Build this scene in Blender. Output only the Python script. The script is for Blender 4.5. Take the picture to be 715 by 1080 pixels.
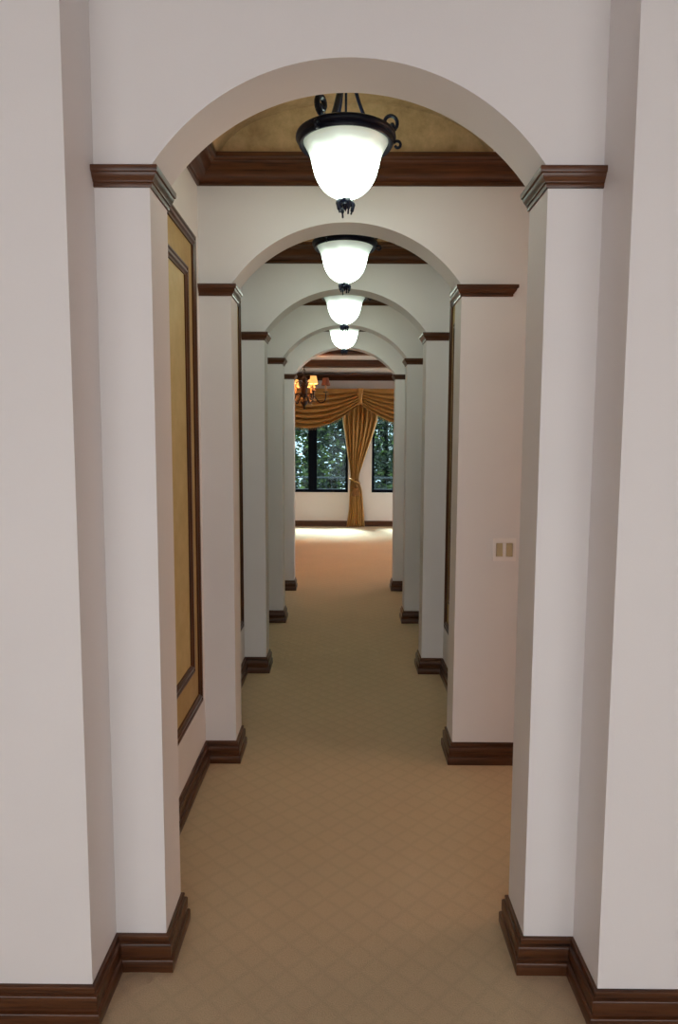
import bpy, bmesh, math, random
from math import pi, sin, cos, sqrt, radians
from mathutils import Vector, Matrix
random.seed(7)
for o in list(bpy.data.objects): bpy.data.objects.remove(o)
S = bpy.context.scene
COL = S.collection

# ------------------------------------------------------------------ camera
EYE = 1.7425
cd = bpy.data.cameras.new('camera'); cam = bpy.data.objects.new('camera', cd); COL.objects.link(cam)
cd.sensor_fit = 'VERTICAL'; cd.sensor_height = 36.0; cd.lens = 717.085/1080*36
cd.clip_start = 0.05; cd.clip_end = 200
cam.matrix_world = (Matrix.Translation((-0.0011, 0, EYE)) @ Matrix.Rotation(0.00566, 4, 'Z')
                    @ Matrix.Rotation(pi/2-0.0982, 4, 'X') @ Matrix.Rotation(0.0041, 4, 'Z'))
S.camera = cam

# ------------------------------------------------------------------ world, sun, large lights, exposure
w = bpy.data.worlds.new('World'); S.world = w; w.use_nodes = True
bg = w.node_tree.nodes['Background']; bg.inputs[0].default_value = (0.96, 0.98, 1.0, 1); bg.inputs[1].default_value = 3.75
sd = bpy.data.lights.new('sun', 'SUN'); sd.energy = 44.0; sd.angle = radians(25); sd.color = (1, 0.97, 0.93)
sun = bpy.data.objects.new('sun', sd); COL.objects.link(sun)
sun.rotation_euler = (radians(-36), 0, radians(18))      # high over the trees, in through the far windows
ad = bpy.data.lights.new('passage_fill', 'AREA'); ad.shape = 'RECTANGLE'; ad.size = 1.0; ad.size_y = 1.8  # unseen warm fill added to tint the first bay, no lamp stands there
ad.energy = 32.0; ad.color = (1.0, 0.62, 0.42)
al = bpy.data.objects.new('passage_fill', ad); COL.objects.link(al)
al.location = (4.3, 2.96, 1.5); al.rotation_euler = (0, radians(90), 0)
S.view_settings.view_transform = 'Standard'; S.view_settings.look = 'None'
S.view_settings.exposure = 0.0; S.view_settings.gamma = 1.0; S.view_settings.use_curve_mapping = False

# ------------------------------------------------------------------ node helpers and materials
def mat(name):
    m = bpy.data.materials.new(name); m.use_nodes = True
    nt = m.node_tree; return m, nt, nt.nodes['Principled BSDF']
def nd(nt, t, **kw):
    n = nt.nodes.new(t)
    for k, v in kw.items(): setattr(n, k, v)
    return n
def objco(nt, scale=(1, 1, 1), rot=(0, 0, 0)):
    tc = nd(nt, 'ShaderNodeTexCoord'); mp = nd(nt, 'ShaderNodeMapping')
    mp.inputs['Scale'].default_value = scale; mp.inputs['Rotation'].default_value = rot
    nt.links.new(tc.outputs['Object'], mp.inputs['Vector']); return mp.outputs['Vector']
def noise(nt, vec, scale, detail=4, rough=0.55):
    n = nd(nt, 'ShaderNodeTexNoise'); n.inputs['Scale'].default_value = scale
    n.inputs['Detail'].default_value = detail; n.inputs['Roughness'].default_value = rough
    nt.links.new(vec, n.inputs['Vector']); return n.outputs['Fac']
def ramp(nt, fac, stops):
    r = nd(nt, 'ShaderNodeValToRGB'); e = r.color_ramp.elements
    while len(e) < len(stops): e.new(0.5)
    for el, (p, c) in zip(e, stops): el.position = p; el.color = (*c, 1)
    nt.links.new(fac, r.inputs['Fac']); return r.outputs['Color']
def bump(nt, b, h, strength, dist):
    n = nd(nt, 'ShaderNodeBump'); n.inputs['Strength'].default_value = strength; n.inputs['Distance'].default_value = dist
    nt.links.new(h, n.inputs['Height']); nt.links.new(n.outputs['Normal'], b.inputs['Normal'])

def paint(name, c, rough=0.6):
    m, nt, b = mat(name); v = objco(nt)
    f = noise(nt, v, 3.0, 3)
    col = ramp(nt, f, [(0.3, tuple(x*0.975 for x in c)), (0.7, c)])
    nt.links.new(col, b.inputs['Base Color']); b.inputs['Roughness'].default_value = rough
    bump(nt, b, noise(nt, v, 220, 3), 0.12, 0.002)
    return m
def wood(name, scale, a=(0.014, 0.0045, 0.0022), bcol=(0.125, 0.042, 0.014), rough=0.30):
    m, nt, b = mat(name); v = objco(nt, scale)
    f = noise(nt, v, 1.0, 6, 0.65)
    col = ramp(nt, f, [(0.30, a), (0.47, tuple((x*0.45+y*0.55) for x, y in zip(a, bcol))), (0.72, bcol)])
    nt.links.new(col, b.inputs['Base Color']); b.inputs['Roughness'].default_value = rough
    b.inputs['Specular IOR Level'].default_value = 0.45
    bump(nt, b, f, 0.08, 0.002)
    return m
def plain(name, c, rough=0.5, metal=0.0, var=0.12, scale=14):
    m, nt, b = mat(name); v = objco(nt)
    col = ramp(nt, noise(nt, v, scale, 4), [(0.3, tuple(x*(1-var) for x in c)), (0.7, tuple(min(1, x*(1+var)) for x in c))])
    nt.links.new(col, b.inputs['Base Color']); b.inputs['Roughness'].default_value = rough; b.inputs['Metallic'].default_value = metal
    return m

M = {}
M['wall'] = paint('painted_plaster', (0.79, 0.75, 0.74))
M['white'] = paint('ceiling_white', (0.78, 0.73, 0.72))
M['wood'] = wood('stained_wood', (3.2, 3.2, 90))
M['wood_up'] = wood('stained_wood_upright', (60, 60, 2.2))
M['wood_frame'] = wood('frame_wood', (60, 2.2, 60))
M['iron'] = plain('black_iron', (0.004, 0.006, 0.018), 0.36, 0.0)
M['iron'].node_tree.nodes['Principled BSDF'].inputs['Specular IOR Level'].default_value = 0.25
M['bronze'] = plain('dark_bronze', (0.022, 0.009, 0.005), 0.4, 0.4)
M['frame'] = plain('window_frame_black', (0.003, 0.005, 0.011), 0.7)
M['frame'].node_tree.nodes['Principled BSDF'].inputs['Specular IOR Level'].default_value = 0.08
M['plate'] = plain('switch_plate', (0.85, 0.79, 0.76), 0.35, 0, 0.03)
M['rocker'] = plain('switch_rocker', (0.50, 0.40, 0.24), 0.35, 0, 0.05)
M['bark'] = plain('bark', (0.03, 0.024, 0.018), 0.9, 0, 0.4)
M['stone'] = plain('terrace_stone', (0.5, 0.47, 0.42), 0.8)
M['rail'] = plain('rail_metal', (0.03, 0.04, 0.045), 0.7, 0.0)
M['sleeve'] = plain('candle_sleeve', (0.55, 0.36, 0.2), 0.5)

# gold faux-finish plaster
def gold_plaster(name, c1, c2):
    m, nt, b = mat(name); v = objco(nt)
    f = noise(nt, v, 6.0, 8, 0.7)
    col = ramp(nt, f, [(0.3, c1), (0.7, c2)])
    nt.links.new(col, b.inputs['Base Color']); b.inputs['Roughness'].default_value = 0.6
    bump(nt, b, noise(nt, v, 30, 6), 0.25, 0.006); return m
M['vault'] = gold_plaster('gold_plaster', (0.36, 0.235, 0.12), (0.74, 0.53, 0.32))
M['panel'] = gold_plaster('panel_gold', (0.40, 0.26, 0.095), (0.52, 0.36, 0.15))
M['panel_in'] = gold_plaster('panel_gold_light', (0.50, 0.36, 0.15), (0.62, 0.47, 0.22))

# carpet with a woven diamond lattice
m, nt, b = mat('carpet'); M['carpet'] = m
v = objco(nt, (1, 1, 1), (0, 0, radians(45)))
sx = nd(nt, 'ShaderNodeSeparateXYZ'); nt.links.new(v, sx.inputs[0])
def tri(out):
    a = nd(nt, 'ShaderNodeMath', operation='MULTIPLY'); a.inputs[1].default_value = 1/0.085; nt.links.new(out, a.inputs[0])
    p = nd(nt, 'ShaderNodeMath', operation='PINGPONG'); p.inputs[1].default_value = 0.5; nt.links.new(a.outputs[0], p.inputs[0])
    return p.outputs[0]
mn = nd(nt, 'ShaderNodeMath', operation='MINIMUM'); nt.links.new(tri(sx.outputs[0]), mn.inputs[0]); nt.links.new(tri(sx.outputs[1]), mn.inputs[1])
pile = noise(nt, objco(nt), 260, 3); big = noise(nt, objco(nt), 1.1, 4)
line = ramp(nt, mn.outputs[0], [(0.02, (0.945,)*3), (0.16, (1, 1, 1))])
base = ramp(nt, big, [(0.3, (0.70, 0.53, 0.35)), (0.7, (0.76, 0.575, 0.38))])
pv = ramp(nt, pile, [(0.3, (0.86,)*3), (0.7, (1.08,)*3)])
m1 = nd(nt, 'ShaderNodeMixRGB', blend_type='MULTIPLY'); m1.inputs[0].default_value = 1
m2 = nd(nt, 'ShaderNodeMixRGB', blend_type='MULTIPLY'); m2.inputs[0].default_value = 1
nt.links.new(base, m1.inputs[1]); nt.links.new(line, m1.inputs[2]); nt.links.new(m1.outputs[0], m2.inputs[1]); nt.links.new(pv, m2.inputs[2])
nt.links.new(m2.outputs[0], b.inputs['Base Color']); b.inputs['Roughness'].default_value = 0.95
b.inputs['Specular IOR Level'].default_value = 0.1
ad_ = nd(nt, 'ShaderNodeMath', operation='ADD'); nt.links.new(mn.outputs[0], ad_.inputs[0]); nt.links.new(pile, ad_.inputs[1])
bump(nt, b, ad_.outputs[0], 0.45, 0.006)

# satin
def satin(name, c, rough=0.36):
    m, nt, b = mat(name); v = objco(nt)
    col = ramp(nt, noise(nt, v, 9, 3), [(0.3, tuple(x*0.85 for x in c)), (0.7, c)])
    nt.links.new(col, b.inputs['Base Color']); b.inputs['Roughness'].default_value = rough
    b.inputs['Metallic'].default_value = 0.35; b.inputs['Sheen Weight'].default_value = 0.2; b.inputs['Sheen Tint'].default_value = (1, 0.75, 0.35, 1)
    bump(nt, b, noise(nt, objco(nt, (400, 400, 400)), 1, 2), 0.08, 0.001); return m
M['satin'] = satin('gold_satin', (0.50, 0.25, 0.065), 0.36)
M['tassel'] = satin('tassel_gold', (0.26, 0.10, 0.022), 0.6)
M['fringe'] = satin('fringe_gold', (0.30, 0.17, 0.06), 0.5)

# lamp glass: alabaster bowl, lit from inside, its rim cooler than the belly
LAMP = 9.7
m, nt, b = mat('alabaster_glass'); M['glass'] = m
tc = nd(nt, 'ShaderNodeTexCoord'); sz = nd(nt, 'ShaderNodeSeparateXYZ'); nt.links.new(tc.outputs['Object'], sz.inputs[0])
nz = noise(nt, tc.outputs['Object'], 14, 4)
mr = nd(nt, 'ShaderNodeMapRange'); mr.inputs['From Min'].default_value = 0.0; mr.inputs['From Max'].default_value = -0.085
mr.inputs['To Min'].default_value = 0.0; mr.inputs['To Max'].default_value = 1.0
ns = nd(nt, 'ShaderNodeMath', operation='MULTIPLY_ADD'); ns.inputs[1].default_value = 0.03; nt.links.new(nz, ns.inputs[0]); nt.links.new(sz.outputs[2], ns.inputs[2])
sb = nd(nt, 'ShaderNodeMath', operation='SUBTRACT'); sb.inputs[1].default_value = 0.015; nt.links.new(ns.outputs[0], sb.inputs[0])
nt.links.new(sb.outputs[0], mr.inputs['Value'])
st = ramp(nt, mr.outputs[0], [(0.0, (0.025,)*3), (0.30, (0.045,)*3), (0.55, (0.11,)*3), (1.0, (1, 1, 1))])
ml = nd(nt, 'ShaderNodeMath', operation='MULTIPLY'); ml.inputs[1].default_value = LAMP; nt.links.new(st, ml.inputs[0])
nt.links.new(ml.outputs[0], b.inputs['Emission Strength']); b.inputs['Emission Color'].default_value = (0.81, 1.0, 0.86, 1)
b.inputs['Base Color'].default_value = (0.75, 0.76, 0.68, 1); b.inputs['Roughness'].default_value = 0.3

def glow(name, c, s, base):
    m, nt, b = mat(name); b.inputs['Base Color'].default_value = (*base, 1); b.inputs['Roughness'].default_value = 0.8
    b.inputs['Emission Color'].default_value = (*c, 1); b.inputs['Emission Strength'].default_value = s; return m
M['shade_lit'] = glow('lit_fabric_shade', (1.0, 0.50, 0.13), 1.0, (0.6, 0.4, 0.2))
M['shade_dim'] = glow('dim_fabric_shade', (1.0, 0.25, 0.12), 0.02, (0.22, 0.08, 0.05))

# window pane: tinted clear glass
m, nt, b = mat('tinted_pane'); M['pane'] = m
nt.nodes.remove(b); out = nt.nodes['Material Output']
tr = nd(nt, 'ShaderNodeBsdfTransparent'); tr.inputs[0].default_value = (0.52, 0.63, 0.68, 1)
gl = nd(nt, 'ShaderNodeBsdfGlossy'); gl.inputs['Roughness'].default_value = 0.02; gl.inputs[0].default_value = (0.9, 0.95, 1, 1)
fr = nd(nt, 'ShaderNodeValue'); fr.outputs[0].default_value = 0.007
mx = nd(nt, 'ShaderNodeMixShader'); nt.links.new(fr.outputs[0], mx.inputs[0]); nt.links.new(tr.outputs[0], mx.inputs[1]); nt.links.new(gl.outputs[0], mx.inputs[2])
nt.links.new(mx.outputs[0], out.inputs['Surface'])
# crystal
m, nt, b = mat('crystal'); M['crystal'] = m
b.inputs['Base Color'].default_value = (0.9, 0.8, 0.65, 1); b.inputs['Transmission Weight'].default_value = 0.8; b.inputs['Roughness'].default_value = 0.05
# leaves
def leafmat(name, c1, c2):
    m, nt, b = mat(name)
    col = ramp(nt, noise(nt, objco(nt), 2.5, 4), [(0.3, c1), (0.7, c2)])
    nt.links.new(col, b.inputs['Base Color']); b.inputs['Roughness'].default_value = 0.6
    t = nd(nt, 'ShaderNodeBsdfTranslucent'); nt.links.new(col, t.inputs[0])
    mx = nd(nt, 'ShaderNodeMixShader'); mx.inputs[0].default_value = 0.3
    nt.links.new(b.outputs[0], mx.inputs[1]); nt.links.new(t.outputs[0], mx.inputs[2]); nt.links.new(mx.outputs[0], nt.nodes['Material Output'].inputs['Surface'])
    return m
M['leaf'] = leafmat('leaf_dark', (0.018, 0.030, 0.019), (0.045, 0.068, 0.040))
M['leaf2'] = leafmat('leaf_bright', (0.05, 0.10, 0.02), (0.16, 0.22, 0.06))

# ------------------------------------------------------------------ mesh helpers
def obj(name, bm, m, parent=None, smooth=False, recalc=True):
    if recalc: bmesh.ops.recalc_face_normals(bm, faces=bm.faces)
    me = bpy.data.meshes.new(name); bm.to_mesh(me); bm.free()
    for mm in (m if isinstance(m, (list, tuple)) else [m]): me.materials.append(mm)
    if smooth:
        for p in me.polygons: p.use_smooth = True
        if smooth != 'all':
            me.set_sharp_from_angle(angle=radians(38))
    o = bpy.data.objects.new(name, me); COL.objects.link(o)
    if parent: o.parent = parent
    return o
def tag(o, label, cat, group=None, kind=None):
    o['label'] = label; o['category'] = cat
    if group: o['group'] = group
    if kind: o['kind'] = kind
    return o
def struct(name, bm, m, label, cat, smooth=False):
    return tag(obj(name, bm, m, None, smooth), label, cat, None, 'structure')
def thing(name, label, cat, loc=(0, 0, 0), group=None):
    o = bpy.data.objects.new(name, None); COL.objects.link(o); o.location = loc; o.empty_display_size = 0.1
    return tag(o, label, cat, group)
def box(bm, x0, x1, y0, y1, z0, z1, bev=0, mi=0):
    vs = [bm.verts.new((x, y, z)) for z in (z0, z1) for y in (y0, y1) for x in (x0, x1)]
    fs = [bm.faces.new([vs[i] for i in q]) for q in ((0, 2, 3, 1), (4, 5, 7, 6), (0, 1, 5, 4), (2, 6, 7, 3), (0, 4, 6, 2), (1, 3, 7, 5))]
    for f in fs: f.material_index = mi
    if bev:
        es = list({e for f in fs for e in f.edges})
        bmesh.ops.bevel(bm, geom=es, offset=bev, segments=2, affect='EDGES', profile=0.5)
    return bm
def B(*a, **k): return box(bmesh.new(), *a, **k)
def sweep(bm, prof, path, side, flare=(0, 0), cap=True):
    """profile (offset, z) carried along a floor-plan path with mitred corners"""
    n = len(path); P = [Vector(p) for p in path]; nor = []
    for i in range(n-1):
        d = (P[i+1]-P[i]).normalized(); nor.append(Vector((-d.y, d.x))*side)
    rings = []
    for i in range(n):
        if i == 0: mt = nor[0] - (P[1]-P[0]).normalized()*flare[0]
        elif i == n-1: mt = nor[-1] + (P[-1]-P[-2]).normalized()*flare[1]
        else:
            s_ = nor[i-1]+nor[i]; mt = s_*(2/s_.length_squared) if s_.length > 1e-6 else nor[i]
        rings.append([bm.verts.new((P[i].x+mt.x*o, P[i].y+mt.y*o, z)) for o, z in prof])
    k = len(prof)
    for a, b_ in zip(rings, rings[1:]):
        for j in range(k):
            bm.faces.new((a[j], a[(j+1) % k], b_[(j+1) % k], b_[j]))
    if cap: bm.faces.new(rings[0]); bm.faces.new(rings[-1][::-1])
    return bm
def lathe(bm, prof, seg=32, c=(0, 0, 0), mi=0):
    rings = []
    for r, z in prof:
        if r < 1e-5: rings.append([bm.verts.new((c[0], c[1], c[2]+z))])
        else: rings.append([bm.verts.new((c[0]+r*cos(2*pi*i/seg), c[1]+r*sin(2*pi*i/seg), c[2]+z)) for i in range(seg)])
    for a, b_ in zip(rings, rings[1:]):
        for i in range(seg):
            j = (i+1) % seg
            if len(a) == 1 and len(b_) == 1: continue
            if len(a) == 1: f = bm.faces.new((a[0], b_[i], b_[j]))
            elif len(b_) == 1: f = bm.faces.new((a[i], a[j], b_[0]))
            else: f = bm.faces.new((a[i], a[j], b_[j], b_[i]))
            f.material_index = mi
    return bm
def tube(bm, pts, rad, seg=10):
    pts = [Vector(p) for p in pts]; n = len(pts)
    rad = rad if isinstance(rad, (list, tuple)) else [rad]*n
    up = Vector((0.3, 0.2, 1)).normalized(); prev = None; rings = []
    for i in range(n):
        t = (pts[min(i+1, n-1)]-pts[max(i-1, 0)]).normalized()
        if prev is None:
            a = t.cross(up)
            if a.length < 1e-3: a = t.cross(Vector((1, 0, 0)))
        else: a = prev - t*prev.dot(t)
        a.normalize(); prev = a; b_ = t.cross(a)
        rings.append([bm.verts.new(pts[i]+(a*cos(2*pi*k/seg)+b_*sin(2*pi*k/seg))*rad[i]) for k in range(seg)])
    for a, b_ in zip(rings, rings[1:]):
        for k in range(seg): bm.faces.new((a[k], a[(k+1) % seg], b_[(k+1) % seg], b_[k]))
    bm.faces.new(rings[0][::-1]); bm.faces.new(rings[-1]); return bm
def smoothpath(ctrl, n=8):
    """Catmull-Rom through the control points"""
    P = [Vector(p) for p in ctrl]; P = [P[0]*2-P[1]]+P+[P[-1]*2-P[-2]]; out = []
    for i in range(1, len(P)-2):
        for k in range(n):
            t = k/n; a, b_, c, d = P[i-1:i+3]
            out.append(0.5*((2*b_)+(c-a)*t+(2*a-5*b_+4*c-d)*t*t+(3*b_-a-3*c+d)*t**3))
    out.append(P[-2]); return out
def copy_tree(o, parent=None):
    c = o.copy(); COL.objects.link(c)
    if parent: c.parent = parent
    for ch in list(o.children): copy_tree(ch, c)
    return c

# ------------------------------------------------------------------ plan of the enfilade (metres)
D1, SP, T = 2.1149, 1.4837, 0.2017
XL, XR, WL, WR = -0.5827, 0.6056, -0.7496, 0.7702
ARCH = [D1+SP*i for i in range(5)]           # front faces of the five arches
FRONT = 1.897
CAP0, CAP1 = 2.506, 2.562                    # capital bottom / top
APEX = 2.874
CORN0, CORN1 = 3.05, 3.17
TOP = 3.75
FARY = 14.562
FX0, FX1 = -4.6, 5.2                          # far room
ord_ = ['nearest', 'second', 'third', 'fourth', 'last']

# floor and walls
struct('floor', B(-6, 6, -4, FARY+0.2, -0.15, 0), M['carpet'], 'beige carpet with a woven diamond lattice running the length of the hall', 'floor')

def arch_mesh(x0, x1, y0, y1, top):
    bm = bmesh.new()
    a = (XR-XL)/2; cx = (XR+XL)/2; rise = APEX-CAP1; R = (a*a+rise*rise)/(2*rise); cz = APEX-R
    th = math.asin(a/R); N = 72
    arc = [(cx+R*sin(-th+2*th*i/N), cz+R*cos(-th+2*th*i/N)) for i in range(N+1)]
    arc[0] = (XL, CAP1); arc[-1] = (XR, CAP1)
    def quadcol(pts):
        f = [bm.verts.new((x, y0, z)) for x, z in pts]; r = [bm.verts.new((x, y1, z)) for x, z in pts]
        bm.faces.new(f); bm.faces.new(r[::-1])
    quadcol([(x0, 0), (XL, 0), (XL, CAP1), (XL, top), (x0, top)])
    quadcol([(XR, 0), (x1, 0), (x1, top), (XR, top), (XR, CAP1)])
    for p, q in zip(arc, arc[1:]): quadcol([p, q, (q[0], top), (p[0], top)])
    bnd = [(x0, 0), (XL, 0)]+arc+[(XR, 0), (x1, 0), (x1, top)]+[(q[0], top) for q in arc[::-1]]+[(x0, top), (x0, 0)]
    for p, q in zip(bnd, bnd[1:]):
        bm.faces.new([bm.verts.new(v_) for v_ in ((p[0], y0, p[1]), (q[0], y0, q[1]), (q[0], y1, q[1]), (p[0], y1, p[1]))])
    bmesh.ops.remove_doubles(bm, verts=bm.verts, dist=1e-5)
    bmesh.ops.dissolve_degenerate(bm, edges=bm.edges, dist=1e-6)
    return bm
ext = [(WL-0.10, WR+0.10), (WL-0.10, 4.6), (WL-0.10, WR+0.10), (WL-0.10, WR+0.10), (FX0, FX1)]
for i, y in enumerate(ARCH):
    o = struct('wall_archway', arch_mesh(ext[i][0], ext[i][1], y, y+T, TOP), M['wall'],
               ['white wall with the nearest and largest segmental arch', 'white wall of the second arch, with a light switch on its right',
                'pale wall of the third arch down the hall', 'pale wall of the fourth arch down the hall',
                'pale wall of the last arch, opening on the curtained room'][i], 'wall', True)
# front wall flanking the recessed first arch
struct('wall_front_left', B(-4.2, WL, FRONT, D1+T, 0, TOP), M['wall'], 'white front wall left of the recessed first arch', 'wall')
struct('wall_front_right', B(WR, 4.6, FRONT, D1+T, 0, TOP), M['wall'], 'white front wall right of the recessed first arch', 'wall')
# recess wall above/around is the arch itself; side walls of the hall
struct('wall_left', B(WL-0.12, WL, D1+T, ARCH[4], 0, TOP), M['wall'], 'white left side wall of the hall between the arches', 'wall')
struct('wall_right', B(WR, WR+0.12, ARCH[1]+T, ARCH[4], 0, TOP), M['wall'], 'white right side wall of the hall beyond the second arch', 'wall')
# side passage between the first two arches; unseen depth added to bring in light
struct('wall_passage_end', B(4.5, 4.62, D1+T, ARCH[1], 0, TOP), M['wall'], 'unseen white end wall added to the side passage on the right', 'wall')
struct('ceiling_passage', B(0.72, 4.55, D1+T, ARCH[1], CORN1, CORN1+0.1), M['white'], 'unseen flat white ceiling added over the side passage on the right', 'ceiling')
struct('ceiling_light_block', B(-4.2, 4.65, FRONT, ARCH[4]+T, TOP, TOP+0.1), M['white'], 'unseen flat slab added above the vaulted hall to block light', 'ceiling')  # unseen slab, added to keep outside light off the hall
# unseen room added around the camera, open behind to bring in light
struct('wall_added_left', B(-4.3, -4.2, -4, D1+T, 0, TOP), M['wall'], 'unseen white left wall of the room added around the camera', 'wall')
struct('wall_added_right', B(4.2, 4.3, -4, FRONT, 0, TOP), M['wall'], 'unseen white right wall of the room added around the camera', 'wall')
bm = bmesh.new()
for a, b_, z0, z1 in ((-4.3, -3.5, 0, TOP), (3.5, 4.3, 0, TOP), (-3.5, 3.5, 2.35, TOP)): box(bm, a, b_, -4.12, -4, z0, z1)  # opening sized to throw frontal light on the first arch
struct('wall_added_back', bm, M['wall'], 'unseen white wall added behind the viewpoint, with a wide opening to let in light', 'wall')
struct('ceiling_added', B(-4.3, 4.3, -4, FRONT, TOP, TOP+0.1), M['wood'], 'unseen dark wood ceiling added to cut light on the upper front wall', 'ceiling')  # unseen, made dark so less light bounces onto the upper front wall

# gold barrel vaults over each bay, closed by lunettes
def vault_mesh(x0, x1, y0, y1, z0, b_=0.28, N=36):
    bm = bmesh.new(); cx = (x0+x1)/2; a = (x1-x0)/2
    arc = [(cx-a*cos(pi*i/N), z0+b_*sin(pi*i/N)) for i in range(N+1)]
    F = [bm.verts.new((x, y0, z)) for x, z in arc]; R = [bm.verts.new((x, y1, z)) for x, z in arc]
    for i in range(N): bm.faces.new((F[i], F[i+1], R[i+1], R[i]))
    bm.faces.new(F); bm.faces.new(R[::-1])
    return bm
for i in range(4):
    x1 = 0.72 if i == 0 else WR-0.115
    o = struct('ceiling', vault_mesh(WL+0.115, x1, ARCH[i]+T+0.012, ARCH[i+1]-0.012, CORN1-0.004), M['vault'],
               'gold mottled plaster vault over the %s lamp' % ['nearest', 'second', 'third', 'fourth'][i], 'ceiling', True)

# cornices
CP = [(0, 0), (0.010, 0), (0.014, 0.004), (0.014, 0.016), (0.024, 0.022), (0.040, 0.030), (0.066, 0.050), (0.084, 0.076), (0.092, 0.084),
      (0.102, 0.086), (0.108, 0.094), (0.120, 0.098), (0.122, 0.118), (0.118, 0.121), (0, 0.121)]
CPz = [(o, z+CORN0) for o, z in CP]
bm = bmesh.new()
sweep(bm, CPz, [(4.5, ARCH[1]), (WL, ARCH[1]), (WL, D1+T), (4.5, D1+T)], 1)
struct('trim_1', bm, M['wood'], 'dark wood crown moulding around the vault of the nearest lamp', 'crown moulding', True)
for i in (1, 2, 3):
    bm = bmesh.new(); y0, y1 = ARCH[i]+T, ARCH[i+1]
    sweep(bm, CPz, [(WR, (y0+y1)/2), (WR, y1), (WL, y1), (WL, y0), (WR, y0), (WR, (y0+y1)/2)], 1, cap=False)
    struct('trim_%d' % (i+1), bm, M['wood'], 'dark wood crown moulding around the %s vault down the hall' % ord_[i], 'crown moulding', True)

# baseboards
BP = [(0, 0), (0.026, 0), (0.027, 0.004), (0.027, 0.040), (0.024, 0.045), (0.018, 0.048), (0.018, 0.053), (0.020, 0.056), (0.020, 0.092),
      (0.017, 0.097), (0.011, 0.100), (0.010, 0.106), (0.012, 0.112), (0.010, 0.118), (0.005, 0.121), (0, 0.121)]
left = [(-4.2, FRONT), (WL, FRONT)]; right2 = [(4.5, ARCH[1])]
for i, y in enumerate(ARCH):
    left += [(WL, y), (XL, y), (XL, y+T)] + ([(WL, y+T)] if i < 4 else [(FX0, y+T)])
    if i: right2 += ([] if i == 1 else [(WR, y)]) + [(XR, y), (XR, y+T)] + ([(WR, y+T)] if i < 4 else [(FX1, y+T)])
struct('baseboard_left', sweep(bmesh.new(), BP, left, -1), M['wood'], 'dark stained baseboard stepping around the left piers', 'baseboard', True)
struct('baseboard_front_right', sweep(bmesh.new(), BP, [(4.2, FRONT), (WR, FRONT), (WR, D1), (XR, D1), (XR, D1+T), (4.5, D1+T)], 1), M['wood'],
       'dark stained baseboard around the nearest right pier', 'baseboard', True)
struct('baseboard_right', sweep(bmesh.new(), BP, right2, 1), M['wood'], 'dark stained baseboard along the right piers beyond the first arch', 'baseboard', True)

# far room shell
struct('wall_far_left', B(FX0-0.1, FX0, ARCH[4], FARY+0.2, 0, TOP), M['white'], 'left wall of the curtained room', 'wall')
bm = bmesh.new()
for a, b_, z0, z1 in ((ARCH[4], 11.2, 0, TOP), (14.3, FARY+0.2, 0, TOP), (11.2, 14.3, 0, 0.3), (11.2, 14.3, 2.9, TOP)): box(bm, FX1, FX1+0.1, a, b_, z0, z1)  # unseen side opening added to bring daylight into the far room
struct('wall_far_right', bm, M['white'], 'right wall of the curtained room, with an unseen opening added for daylight', 'wall')
CZ = 3.25
struct('ceiling_far', B(FX0-0.1, FX1+0.1, ARCH[4]+T, FARY+0.2, CZ, CZ+0.1), M['white'], 'white ceiling between the dark beams of the far room', 'ceiling')
W1 = (-1.416, 0.106); W2 = (0.613, 2.135); WZ0, WZ1 = 0.73, 2.72
bm = bmesh.new()
for a, b_, z0, z1 in ((FX0, FX1, 0, WZ0), (FX0, FX1, WZ1, CZ), (FX0, W1[0], WZ0, WZ1), (W1[1], W2[0], WZ0, WZ1), (W2[1], FX1, WZ0, WZ1)):
    box(bm, a, b_, FARY, FARY+0.2, z0, z1)
struct('wall_far', bm, M['white'], 'far wall with two black framed windows behind the gold curtains', 'wall')
FCP = [(o*0.9, z+3.095+z*0.06) for o, z in CP]
struct('trim_5', sweep(bmesh.new(), FCP, [(FX1, FARY), (FX0, FARY)], 1), M['wood'], 'dark wood crown moulding above the gold swags', 'crown moulding', True)
struct('baseboard_far', sweep(bmesh.new(), BP, [(FX1, FARY), (FX0, FARY)], 1), M['wood'], 'dark baseboard under the far windows', 'baseboard', True)
for k, (y, lab) in enumerate(((12.3, 'dark wood ceiling beam nearest the curtained wall'), (10.6, 'dark wood ceiling beam behind the top of the last arch'))):
    tag(obj('ceiling_beam', B(FX0, FX1, y, y+0.2, 3.13, CZ, bev=0.008), M['wood']), lab, 'beam', 'ceiling beams of the far room', 'structure')

# windows
def window(name, x0, x1, label):
    t = thing(name, label, 'window', ((x0+x1)/2, FARY+0.1, WZ0)); t['kind'] = 'structure'
    hw = (x1-x0)/2; H = WZ1-WZ0; bm = bmesh.new(); f = 0.055
    for a in ((-hw, -hw+f, 0, H), (hw-f, hw, 0, H), (-hw+f, hw-f, 0, f*1.2), (-hw+f, hw-f, H-f, H)): box(bm, a[0], a[1], -0.06, 0.06, a[2], a[3])
    obj('window_frame', bm, M['frame'], t)
    obj('mullion', B(-0.092, 0.092, -0.055, 0.055, f, H-f, bev=0.006), M['frame'], t)
    for a, b_ in ((-hw+f, -0.092), (0.092, hw-f)):
        obj('glass_pane', B(a-0.006, b_+0.006, -0.004, 0.004, f, H-f), M['pane'], t)
    return t
window('window_1', *W1, 'black framed window left of the tied curtain')
window('window_2', *W2, 'black framed window right of the tied curtain')

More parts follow.
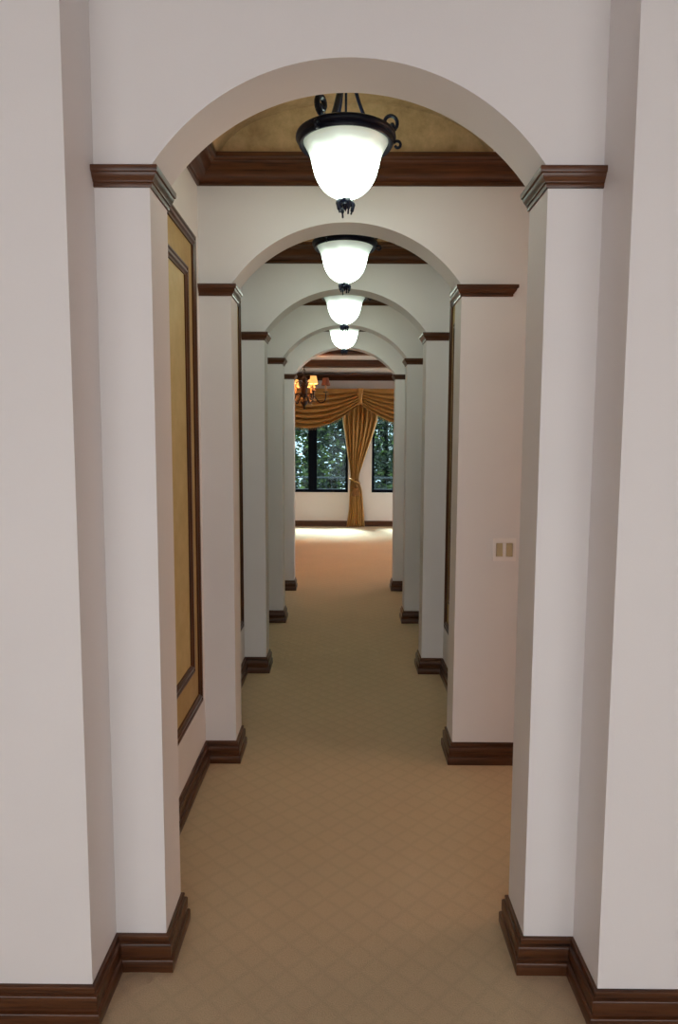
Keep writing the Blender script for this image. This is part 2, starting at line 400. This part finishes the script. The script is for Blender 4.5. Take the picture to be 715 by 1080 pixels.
# ------------------------------------------------------------------ capitals on the piers
KP = [(0, 0), (0.006, 0), (0.008, 0.004), (0.008, 0.012), (0.012, 0.014), (0.013, 0.018), (0.019, 0.024), (0.023, 0.032), (0.024, 0.036),
      (0.029, 0.038), (0.031, 0.042), (0.031, 0.054), (0.029, 0.0565), (0, 0.0565)]
KPz = [(o, z+CAP0-0.0005) for o, z in KP]
for i, y in enumerate(ARCH):
    for s, nm in ((-1, 'left'), (1, 'right')):
        bm = bmesh.new()
        if s < 0:
            x0 = WL if i < 4 else -0.78
            sweep(bm, KPz, [(x0, y), (XL, y), (XL, y+T)], -1, flare=(0.0, 0))
        elif i == 1: sweep(bm, KPz, [(0.862, y), (XR, y), (XR, y+T)], 1, flare=(1.0, 0))
        else: sweep(bm, KPz, [(WR if i < 4 else 0.8, y), (XR, y), (XR, y+T)], 1)
        o = obj('pier_capital', bm, M['wood'], None, True)
        lab = 'dark wood capital moulding on the %s pier of the %s arch' % (nm, ord_[i])
        if i == 4: lab = 'dark wood capital on the %s pier of the last arch, before the curtained room' % nm
        if i == 1 and s > 0: lab = 'long dark wood capital ending in a mitre above the light switch'
        tag(o, lab, 'capital', 'wooden capitals on the arch piers')

# ------------------------------------------------------------------ framed gold wall panels
def frame_mesh(y0, y1, z0, z1, wd, prof):
    """picture-frame moulding in the plane x=0; prof is (inset, projection)"""
    bm = bmesh.new(); rings = []
    for cy, cz, sy, sz in ((y0, z0, 1, 1), (y1, z0, -1, 1), (y1, z1, -1, -1), (y0, z1, 1, -1)):
        rings.append([bm.verts.new((p, cy+sy*i_*wd, cz+sz*i_*wd)) for i_, p in prof])
    k = len(prof)
    for q in range(4):
        a, b_ = rings[q], rings[(q+1) % 4]
        for j in range(k-1):
            f = bm.faces.new((a[j], a[j+1], b_[j+1], b_[j])); f.material_index = q % 2
    return bm
FP = [(0, 0), (0, 0.014), (0.08, 0.018), (0.2, 0.018), (0.28, 0.012), (0.45, 0.012), (0.55, 0.020), (0.75, 0.022), (0.86, 0.014), (1.0, 0.012), (1.0, 0)]
PZ0, PZ1 = 0.396, 2.765
def wall_panel(label):
    t = thing('wall_panel', label, 'wall panel', (0, 0, 0), 'gold panels on the hall walls')
    hy = 0.512
    obj('field', B(0, 0.004, -hy+0.03, hy-0.03, PZ0+0.03, PZ1-0.03), M['panel'], t)
    obj('outer_frame', frame_mesh(-hy, hy, PZ0, PZ1, 0.058, FP), (M['wood_frame'], M['wood_up']), t)
    d = 0.192
    obj('inner_frame', frame_mesh(-hy+d, hy-d, PZ0+d+0.03, PZ1-d, 0.050, [(a, p+0.003) for a, p in FP]), (M['wood_frame'], M['wood_up']), t)
    o = obj('inner_field', B(0.003, 0.009, -hy+d+0.03, hy-d-0.03, PZ0+d+0.06, PZ1-d-0.03), M['panel_in'], t)
    o['label'] = 'lighter yellow centre of the panel'
    return t
pan = wall_panel('tall gold wall panel in double dark frames, left wall before the second arch')
pan.location = (WL, (D1+T+ARCH[1])/2, 0)
for k, (sx_, i, lab) in enumerate(((-1, 1, 'gold wall panel edge glimpsed on the left behind the second arch'),
                                   (1, 1, 'gold wall panel edge glimpsed on the right behind the second arch'),
                                   (-1, 2, 'gold wall panel edge on the left between third and fourth arches'),
                                   (1, 2, 'gold wall panel edge on the right between third and fourth arches'))):
    c = copy_tree(pan); c['label'] = lab
    c.location = (WL if sx_ < 0 else WR, (ARCH[i]+T+ARCH[i+1])/2, 0)
    if sx_ > 0: c.rotation_euler = (0, 0, pi)

# ------------------------------------------------------------------ light switch
t = thing('light_switch', 'pale double rocker light switch on the right wall of the second arch', 'light switch', (0.8615, ARCH[1], 1.191))
bm = bmesh.new(); hw, hh = 0.0615, 0.0615
for a in ((-hw, -0.045, -hh, hh), (0.045, hw, -hh, hh), (-0.008, 0.008, -0.038, 0.036), (-0.045, 0.045, 0.036, hh), (-0.045, 0.045, -hh, -0.038)):
    box(bm, a[0], a[1], -0.007, 0, a[2], a[3])
obj('face_plate', bm, M['plate'], t)
for sx_ in (-1, 1):
    bm = bmesh.new(); x = sx_*0.0265
    vs = [bm.verts.new(p) for p in ((x-0.0165, -0.009, -0.036), (x+0.0165, -0.009, -0.036), (x+0.0165, -0.004, 0.034), (x-0.0165, -0.004, 0.034),
                                    (x-0.0165, 0, -0.036), (x+0.0165, 0, -0.036), (x+0.0165, 0, 0.034), (x-0.0165, 0, 0.034))]
    for q in ((0, 1, 2, 3), (7, 6, 5, 4), (0, 4, 5, 1), (1, 5, 6, 2), (2, 6, 7, 3), (3, 7, 4, 0)): bm.faces.new([vs[j] for j in q])
    obj('rocker', bm, M['rocker'], t)
for sx_ in (-1, 1):
    for z in (-0.049, 0.048):
        bm = bmesh.new(); lathe(bm, [(0, 0.0012), (0.002, 0.001), (0.003, 0)], 12); bmesh.ops.rotate(bm, verts=bm.verts, cent=(0, 0, 0), matrix=Matrix.Rotation(radians(90), 3, 'X'))
        bmesh.ops.translate(bm, verts=bm.verts, vec=(sx_*0.0265, -0.007, z)); obj('screw', bm, M['plate'], t)

# ------------------------------------------------------------------ pendant lamps (origin at the glass rim)
def pendant():
    t = thing('pendant_lamp', '', 'pendant lamp')
    bm = bmesh.new()
    gp = [(0.176, 0.006), (0.168, -0.008), (0.158, -0.026), (0.149, -0.046), (0.142, -0.070), (0.136, -0.095), (0.128, -0.122), (0.116, -0.148),
          (0.099, -0.172), (0.078, -0.191), (0.052, -0.206), (0.024, -0.214), (0, -0.216)]
    pts = smoothpath([(r, z, 0) for r, z in gp], 3)
    lathe(bm, [(max(p.x, 0), p.y) for p in pts[:-1]]+[(0, -0.216)], 48)
    obj('glass_bowl', bm, M['glass'], t, 'all')
    bm = bmesh.new()
    lathe(bm, [(0.176, 0.004), (0.183, -0.006), (0.192, -0.008), (0.197, 0.000), (0.196, 0.010), (0.204, 0.014), (0.208, 0.022), (0.206, 0.032), (0.196, 0.038),
               (0.184, 0.036), (0.176, 0.026), (0.174, 0.012), (0.176, 0.004)], 56)
    obj('iron_ring', bm, M['iron'], t, True)
    for k, ang in enumerate((-122, 0, 118)):
        bm = bmesh.new(); c, s = cos(radians(ang)), sin(radians(ang))
        # rod from the hub, sweeping out over the ring into a scroll
        rz = [(0.012, 0.335), (0.026, 0.270), (0.046, 0.190), (0.072, 0.120), (0.098, 0.070), (0.128, 0.046), (0.158, 0.040), (0.196, 0.034)]
        sc = []
        cxr, czr = 0.182, 0.086
        for q in range(22):
            th = radians(-110 + q*20); rr = 0.038*(1-q/22*0.62)
            sc.append((cxr+rr*cos(th)*0.95, czr+rr*sin(th)))
        path = [(r*c, r*s, z) for r, z in rz[:-1]]
        P3 = smoothpath(path, 5)+[Vector((r*c, r*s, z)) for r, z in sc]
        rad = [0.0075]*len(P3)
        if k == 0: rad = [0.0135 if i_ < 30 else 0.0115 for i_ in range(len(P3))]
        tube(bm, P3, rad, 8)
        lathe(bm, [(0, 0.012), (0.008, 0.009), (0.012, 0), (0.008, -0.009), (0, -0.012)], 10, (P3[-1].x, P3[-1].y, P3[-1].z))
        arm = obj('scroll_arm', bm, M['iron'], t, True)
        bm = bmesh.new(); lo = []
        for q in range(14):
            th = radians(150 - q*24); rr = 0.017*(1-q/14*0.5); lo.append(((0.214+rr*cos(th))*c, (0.214+rr*cos(th))*s, -0.002+rr*sin(th)))
        tube(bm, lo, 0.006, 8); obj('small_curl', bm, M['iron'], arm, True)
    bm = bmesh.new(); lathe(bm, [(0, 0.02), (0.005, 0.02), (0.005, 0.33), (0.012, 0.332), (0.022, 0.34), (0.024, 0.352), (0.014, 0.362), (0.006, 0.366), (0.006, 0.44), (0, 0.44)], 14)
    obj('stem', bm, M['iron'], t, True)
    bm = bmesh.new(); lathe(bm, [(0, 0.415), (0.02, 0.418), (0.05, 0.426), (0.064, 0.438), (0.066, 0.456), (0, 0.458)], 28)
    obj('ceiling_canopy', bm, M['iron'], t, True)
    # finial: a collar with drooping leaves
    bm = bmesh.new()
    lathe(bm, [(0, -0.208), (0.012, -0.212), (0.017, -0.219), (0.011, -0.225), (0.007, -0.229), (0.014, -0.234), (0.016, -0.242), (0.009, -0.252), (0.004, -0.262), (0, -0.270)], 16)
    fin = obj('finial', bm, M['iron'], t, True)
    for q in range(4):
        a = radians(25+q*90); bm = bmesh.new(); c, s = cos(a), sin(a)
        tube(bm, smoothpath([(0.006*c, 0.006*s, -0.228), (0.026*c, 0.026*s, -0.228), (0.034*c, 0.034*s, -0.241), (0.030*c, 0.030*s, -0.262), (0.026*c, 0.026*s, -0.276 - 0.01*(q % 2))], 4),
             [0.006]*3+[0.0105]*6+[0.008]*4+[0.004]*4, 8)
        obj('leaf', bm, M['iron'], fin, True)
    return t
lamp = pendant()
labs = ['nearest pendant lamp, white glass bell bowl in a scrolled black iron ring', 'second pendant lamp down the hall, black ring edge showing under the second arch',
        'third pendant lamp, white bowl seen within the third arch', 'fourth and farthest pendant lamp, smallest white bowl above the last arch']
for i in range(4):
    c = lamp if i == 0 else copy_tree(lamp)
    c.location = (0.004, ARCH[i]+T+(SP-T)/2, 2.984); c['label'] = labs[i]; c['group'] = 'pendant lamps along the hall'

# ------------------------------------------------------------------ curtains
def interp(tab, z):
    for (z0, *a), (z1, *b_) in zip(tab, tab[1:]):
        if z0 >= z >= z1:
            f = (z0-z)/(z0-z1); f = f
            return [p+(q-p)*f for p, q in zip(a, b_)]
    return tab[-1][1:]
# tied-back drape
tab = [(2.84, 0.0, 0.74), (2.25, -0.02, 0.715), (1.90, 0.035, 0.61), (1.50, 0.095, 0.47), (1.13, 0.155, 0.345), (1.00, 0.155, 0.335), (0.777, 0.135, 0.405), (0.379, 0.122, 0.44), (0.012, 0.075, 0.465)]
t = thing('curtain', 'gold satin curtain tied back between the two windows', 'curtain', (0.33, FARY-0.10, 0))
bm = bmesh.new(); NU, NV = 110, 60; grid = []
for j in range(NV+1):
    z = 2.84+(0.012-2.84)*j/NV; xl, xr = interp(tab, z); wd = xr-xl; row = []
    amp = 0.020+0.030*min(1, wd/0.7)
    for i in range(NU+1):
        u = i/NU; ph = 2*pi*8.0*u+0.6*sin(3*u+z)
        x = xl+wd*u-0.33 + 0.010*wd*cos(ph)
        y = -2.2*amp*abs(sin(ph/2))**0.8-0.012*sin(2*pi*3*u+1)-0.03*sin(pi*u)
        row.append(bm.verts.new((x, y, z)))
    grid.append(row)
for a, b_ in zip(grid, grid[1:]):
    for i in range(NU): bm.faces.new((a[i], a[i+1], b_[i+1], b_[i]))
o = obj('drape', bm, M['satin'], t, 'all'); md = o.modifiers.new('thick', 'SOLIDIFY'); md.thickness = 0.003
bm = bmesh.new()
pts = [((0.245-0.33)+0.108*cos(a), -0.055+0.098*sin(a), 0.985-0.05*cos(a)) for a in [2*pi*k/28 for k in range(29)]]
tube(bm, pts, 0.018, 10); obj('tieback', bm, M['satin'], t, True)
bm = bmesh.new(); cx, cz = 0.262-0.33, 0.80
lathe(bm, [(0, 0.075), (0.030, 0.068), (0.052, 0.045), (0.060, 0.015), (0.046, -0.005), (0.066, -0.04), (0.078, -0.09), (0.070, -0.13), (0.03, -0.12), (0, -0.11)], 40, (0, 0, 0))
for v_ in bm.verts:
    k_ = 1+0.16*sin(8*math.atan2(v_.co.y, v_.co.x)+v_.co.z*25); v_.co.x *= k_; v_.co.y *= k_*0.7
bmesh.ops.translate(bm, verts=bm.verts, vec=(cx, -0.175, cz))
tube(bm, smoothpath([(cx, -0.12, cz+0.22), (cx+0.01, -0.135, cz+0.1), (cx, -0.135, cz)], 5), 0.012, 8)
o = obj('rosette', bm, M['tassel'], t, True); o['label'] = 'brown gathered rosette of the tieback'
# swags
def swag(label, x0, x1, zend, zmid, bot_end, seed):
    cx = (x0+x1)/2; hw = (x1-x0)/2
    t = thing('swag_valance', label, 'valance', (cx, FARY-0.30, 0), 'gold swags above the far windows')
    bm = bmesh.new(); NU, NV = 80, 96; grid = []
    def surf(u, v):
        s_ = 2*u-1
        ez = zend+(bot_end-zend)*v; mz = (zend-0.005)+(zmid-zend)*v**0.92
        prof = (1-abs(s_)**1.9)
        z = ez-(ez-mz)*prof
        fold = 2.1*abs(sin(pi*(6.5*v+0.10*sin(5*u+seed))))**0.8-1.0
        y = -0.05-0.09*prof**0.5*(0.5+0.5*v)-0.055*fold*(0.35+0.65*prof**0.5)*min(1, v*5+0.1)
        z += 0.012*cos(2*pi*6.5*v)*prof
        return (s_*hw, y, z)
    for j in range(NV+1):
        grid.append([bm.verts.new(surf(i/NU, j/NV)) for i in range(NU+1)])
    for a, b_ in zip(grid, grid[1:]):
        for i in range(NU): bm.faces.new((a[i], a[i+1], b_[i+1], b_[i]))
    o = obj('draped_cloth', bm, M['satin'], t, 'all'); md = o.modifiers.new('thick', 'SOLIDIFY'); md.thickness = 0.003
    bm = bmesh.new()
    for k in range(64):
        u = 0.03+0.94*k/63; p = Vector(surf(u, 1.0))
        for q in range(2):
            bmesh.ops.create_icosphere(bm, subdivisions=1, radius=0.010-0.002*q, matrix=Matrix.Translation(p+Vector((0.004*q, 0, -0.008-0.022*q-0.01*(k % 2)))))
    obj('bead_fringe', bm, M['fringe'], t, True)['kind'] = 'stuff'
    bm = bmesh.new(); box(bm, -hw, hw, -0.06, 0.298, zend-0.004, zend+0.016, bev=0.004)
    obj('valance_board', bm, M['satin'], t)
    return t
left_swag = swag('wide gold satin swag over the left window, hanging from the curtain peak', -1.85, 0.335, 2.885, 2.10, 2.58, 0.0)
swag('gold satin swag over the right window, running out of view to the right', 0.36, 2.45, 2.885, 2.16, 2.58, 1.7)
bm = bmesh.new()
for q in range(5):
    x = -0.05+0.025*q; tube(bm, smoothpath([(x*0.9, 0, 2.895), (x*0.7, -0.03, 2.80), (x*0.35, -0.03, 2.68), (x*0.8, -0.01, 2.57)], 5), [0.022]*6+[0.017]*5+[0.013]*5, 8)
bmesh.ops.translate(bm, verts=bm.verts, vec=(1.105, -0.14, 0))
obj('gathered_pleat', bm, M['satin'], left_swag, True)

# ------------------------------------------------------------------ chandelier in the far room
CY_, CX_ = 11.03, -0.63
t = thing('chandelier', 'dark bronze chandelier with small fabric shades hanging before the curtains', 'chandelier', (CX_, CY_, 2.305))
bm = bmesh.new()
lathe(bm, [(0, 0), (0.012, 0.008), (0.02, 0.025), (0.012, 0.045), (0.03, 0.07), (0.055, 0.10), (0.062, 0.13), (0.04, 0.16), (0.02, 0.18), (0.03, 0.22), (0.05, 0.28), (0.056, 0.34),
           (0.036, 0.40), (0.02, 0.43), (0.034, 0.46), (0.044, 0.49), (0.022, 0.52), (0.012, 0.56), (0.010, 0.60), (0, 0.60)], 20)
obj('column', bm, M['bronze'], t, True)
bm = bmesh.new()
for k in range(10):
    a = k*pi/2
    pts = [(0.014*cos(q)*cos(a), 0.014*cos(q)*sin(a), 0.615+k*0.034+0.022*sin(q)) for q in [2*pi*i/12 for i in range(13)]]
    tube(bm, pts, 0.0045, 6)
lathe(bm, [(0, 0.945), (0.06, 0.94), (0.07, 0.93), (0.05, 0.915), (0.012, 0.905), (0, 0.903)], 20)
obj('chain', bm, M['bronze'], t, True)
def arm(ang, lit):
    c, s = cos(radians(ang)), sin(radians(ang))
    def p(r, z): return (r*c, r*s, z)
    bm = bmesh.new()
    tube(bm, smoothpath([p(0.03, 0.20), p(0.09, 0.26), p(0.17, 0.20), p(0.25, 0.115), p(0.32, 0.13), p(0.348, 0.20), p(0.345, 0.27)], 5), 0.011, 8)
    tube(bm, smoothpath([p(0.03, 0.36), p(0.08, 0.44), p(0.13, 0.42), p(0.13, 0.36), p(0.10, 0.36)], 5), 0.007, 8)
    lathe(bm, [(0, 0.268), (0.03, 0.272), (0.042, 0.284), (0.038, 0.288), (0.012, 0.286), (0, 0.286)], 16, p(0.345, 0))
    o = obj('arm', bm, M['bronze'], t, True)
    bm = bmesh.new(); lathe(bm, [(0, 0.286), (0.014, 0.286), (0.014, 0.40), (0, 0.402)], 12, p(0.345, 0)); obj('candle_sleeve', bm, M['sleeve'], o, True)
    bm = bmesh.new(); N = 24
    lathe(bm, [(0.072, 0.385), (0.070, 0.387), (0.046, 0.505), (0.044, 0.505), (0.0705, 0.385), (0.072, 0.385)], N, p(0.345, 0))
    sh = obj('lamp_shade', bm, M['shade_lit'] if lit else M['shade_dim'], o, True)
    if not lit: sh['label'] = 'dim reddish shade'
    bm = bmesh.new()
    for k in range(4):
        z = 0.245-0.045*k; bmesh.ops.create_icosphere(bm, subdivisions=1, radius=0.010, matrix=Matrix.Translation(p(0.385, z)) @ Matrix.Diagonal((0.7, 0.7, 1.6, 1)))
    tube(bm, [p(0.385, 0.28), p(0.385, 0.10)], 0.0015, 5)
    obj('crystal_drop', bm, M['crystal'], o)
    if lit:
        ld = bpy.data.lights.new('candle_light', 'POINT'); ld.energy = 20.0; ld.color = (1.0, 0.40, 0.11); ld.shadow_soft_size = 0.04
        lo = bpy.data.objects.new('candle_light', ld); COL.objects.link(lo); lo.parent = o; lo.location = p(0.345, 0.45)
for k, a in enumerate((0, 74, 118, 180, 238, 298)): arm(a, k != 0)

# ------------------------------------------------------------------ outside: terrace, railing, trees
struct('floor_terrace', B(-6, 7, FARY+0.2, 16.4, -0.2, -0.03), M['stone'], 'pale terrace outside the far windows', 'terrace')
t = thing('balcony_railing', 'thin grey railing outside the far windows', 'railing', (0, 16.2, -0.03))
obj('top_rail', B(-6, 7, -0.02, 0.02, 0.985, 1.02), M['rail'], t)
obj('bottom_rail', B(-6, 7, -0.012, 0.012, 0.09, 0.115), M['rail'], t)
bm = B(-0.005, 0.005, -0.005, 0.005, 0.115, 0.985); b0 = obj('baluster', bm, M['rail'], t); b0.location.x = -3
for k in range(1, 50):
    c = b0.copy(); COL.objects.link(c); c.parent = t; c.location.x = -3+k*0.13
for x in (-5.9, -3.1, 3.5, 6.9):
    obj('post', B(x-0.025, x+0.025, -0.025, 0.025, 0, 1.03), M['rail'], t)
struct('ground_outside', B(-40, 40, 16.4, 80, -3.4, -3.2), M['stone'], 'pale ground far below beyond the terrace', 'ground')

def tree(x, y, h, rx, nleaf, seed, label, lm):
    rnd = random.Random(seed); z0 = -3.2
    t = thing('garden_tree', label, 'tree', (x, y, z0), 'trees beyond the terrace railing')
    bm = bmesh.new(); H = h-z0
    tube(bm, smoothpath([(0, 0, 0), (0.1*rnd.uniform(-1, 1), 0, H*0.3), (0.25*rnd.uniform(-1, 1), 0.1, H*0.6), (0.3*rnd.uniform(-1, 1), 0, H*0.92)], 6), [0.16-0.006*i_ for i_ in range(19)], 10)
    tips = []
    for k in range(11):
        zz = H*rnd.uniform(0.35, 0.75); a = rnd.uniform(0, 2*pi); r = rx*rnd.uniform(0.5, 0.85)
        e = Vector((r*cos(a), r*sin(a), zz+rnd.uniform(0.3, 1.2)))
        tube(bm, smoothpath([(0, 0, zz), (e.x*0.5, e.y*0.5, (zz+e.z)/2+0.15), e], 4), [0.07, 0.065, 0.06, 0.055, 0.05, 0.04, 0.035, 0.03, 0.02], 6); tips.append(e)
    obj('trunk', bm, M['bark'], t, True)
    bm = bmesh.new()
    cl = [Vector((rx*rnd.uniform(-1, 1)*0.85, rx*rnd.uniform(-1, 1)*0.8, H*rnd.uniform(0.28, 0.92))) for _ in range(26)]+tips
    for k in range(nleaf):
        c = rnd.choice(cl); p = c+Vector((rnd.gauss(0, 0.33), rnd.gauss(0, 0.33), rnd.gauss(0, 0.30)))
        p.x = max(-rx, min(rx, p.x)) if abs(p.x) < rx*1.25 else rnd.uniform(-rx, rx); p.y = max(-rx, min(rx, p.y))
        L = rnd.uniform(0.07, 0.13); wv = L*0.42
        R = Matrix.Rotation(rnd.uniform(0, 2*pi), 3, 'Z') @ Matrix.Rotation(rnd.uniform(-1.2, 1.2), 3, 'X') @ Matrix.Rotation(rnd.uniform(-0.8, 0.8), 3, 'Y')
        vs = [bm.verts.new(p+R @ Vector(q)) for q in ((-L, 0, 0), (-L*0.2, -wv, 0.012), (L, 0, -0.02), (-L*0.2, wv, 0.012))]
        f = bm.faces.new(vs); f.material_index = 1 if rnd.random() < 0.25 else 0
    obj('foliage', bm, [M['leaf'], M['leaf2']] if lm == 0 else [M['leaf2'], M['leaf']], t, recalc=False)
for a in ((-2.35, 18.6, 3.7, 1.05, 4200, 1, 'dark leafy tree outside the left pane of the left window', 0),
          (0.0, 18.6, 3.9, 1.05, 5200, 2, 'dense green tree outside, just left of the curtain', 0),
          (2.35, 18.6, 3.7, 1.05, 5200, 3, 'leafy tree outside the right window', 0),
          (-3.6, 21.2, 4.3, 1.05, 4200, 4, 'background tree outside at the far left of the windows', 1),
          (-1.2, 21.2, 4.3, 1.05, 5200, 5, 'brighter background tree outside, behind the mullion of the left window', 1),
          (1.2, 21.2, 4.3, 1.05, 5200, 6, 'background tree outside behind the right edge of the curtain', 0),
          (3.6, 21.2, 4.3, 1.05, 4200, 7, 'background tree outside to the far right', 1)):
    tree(*a)
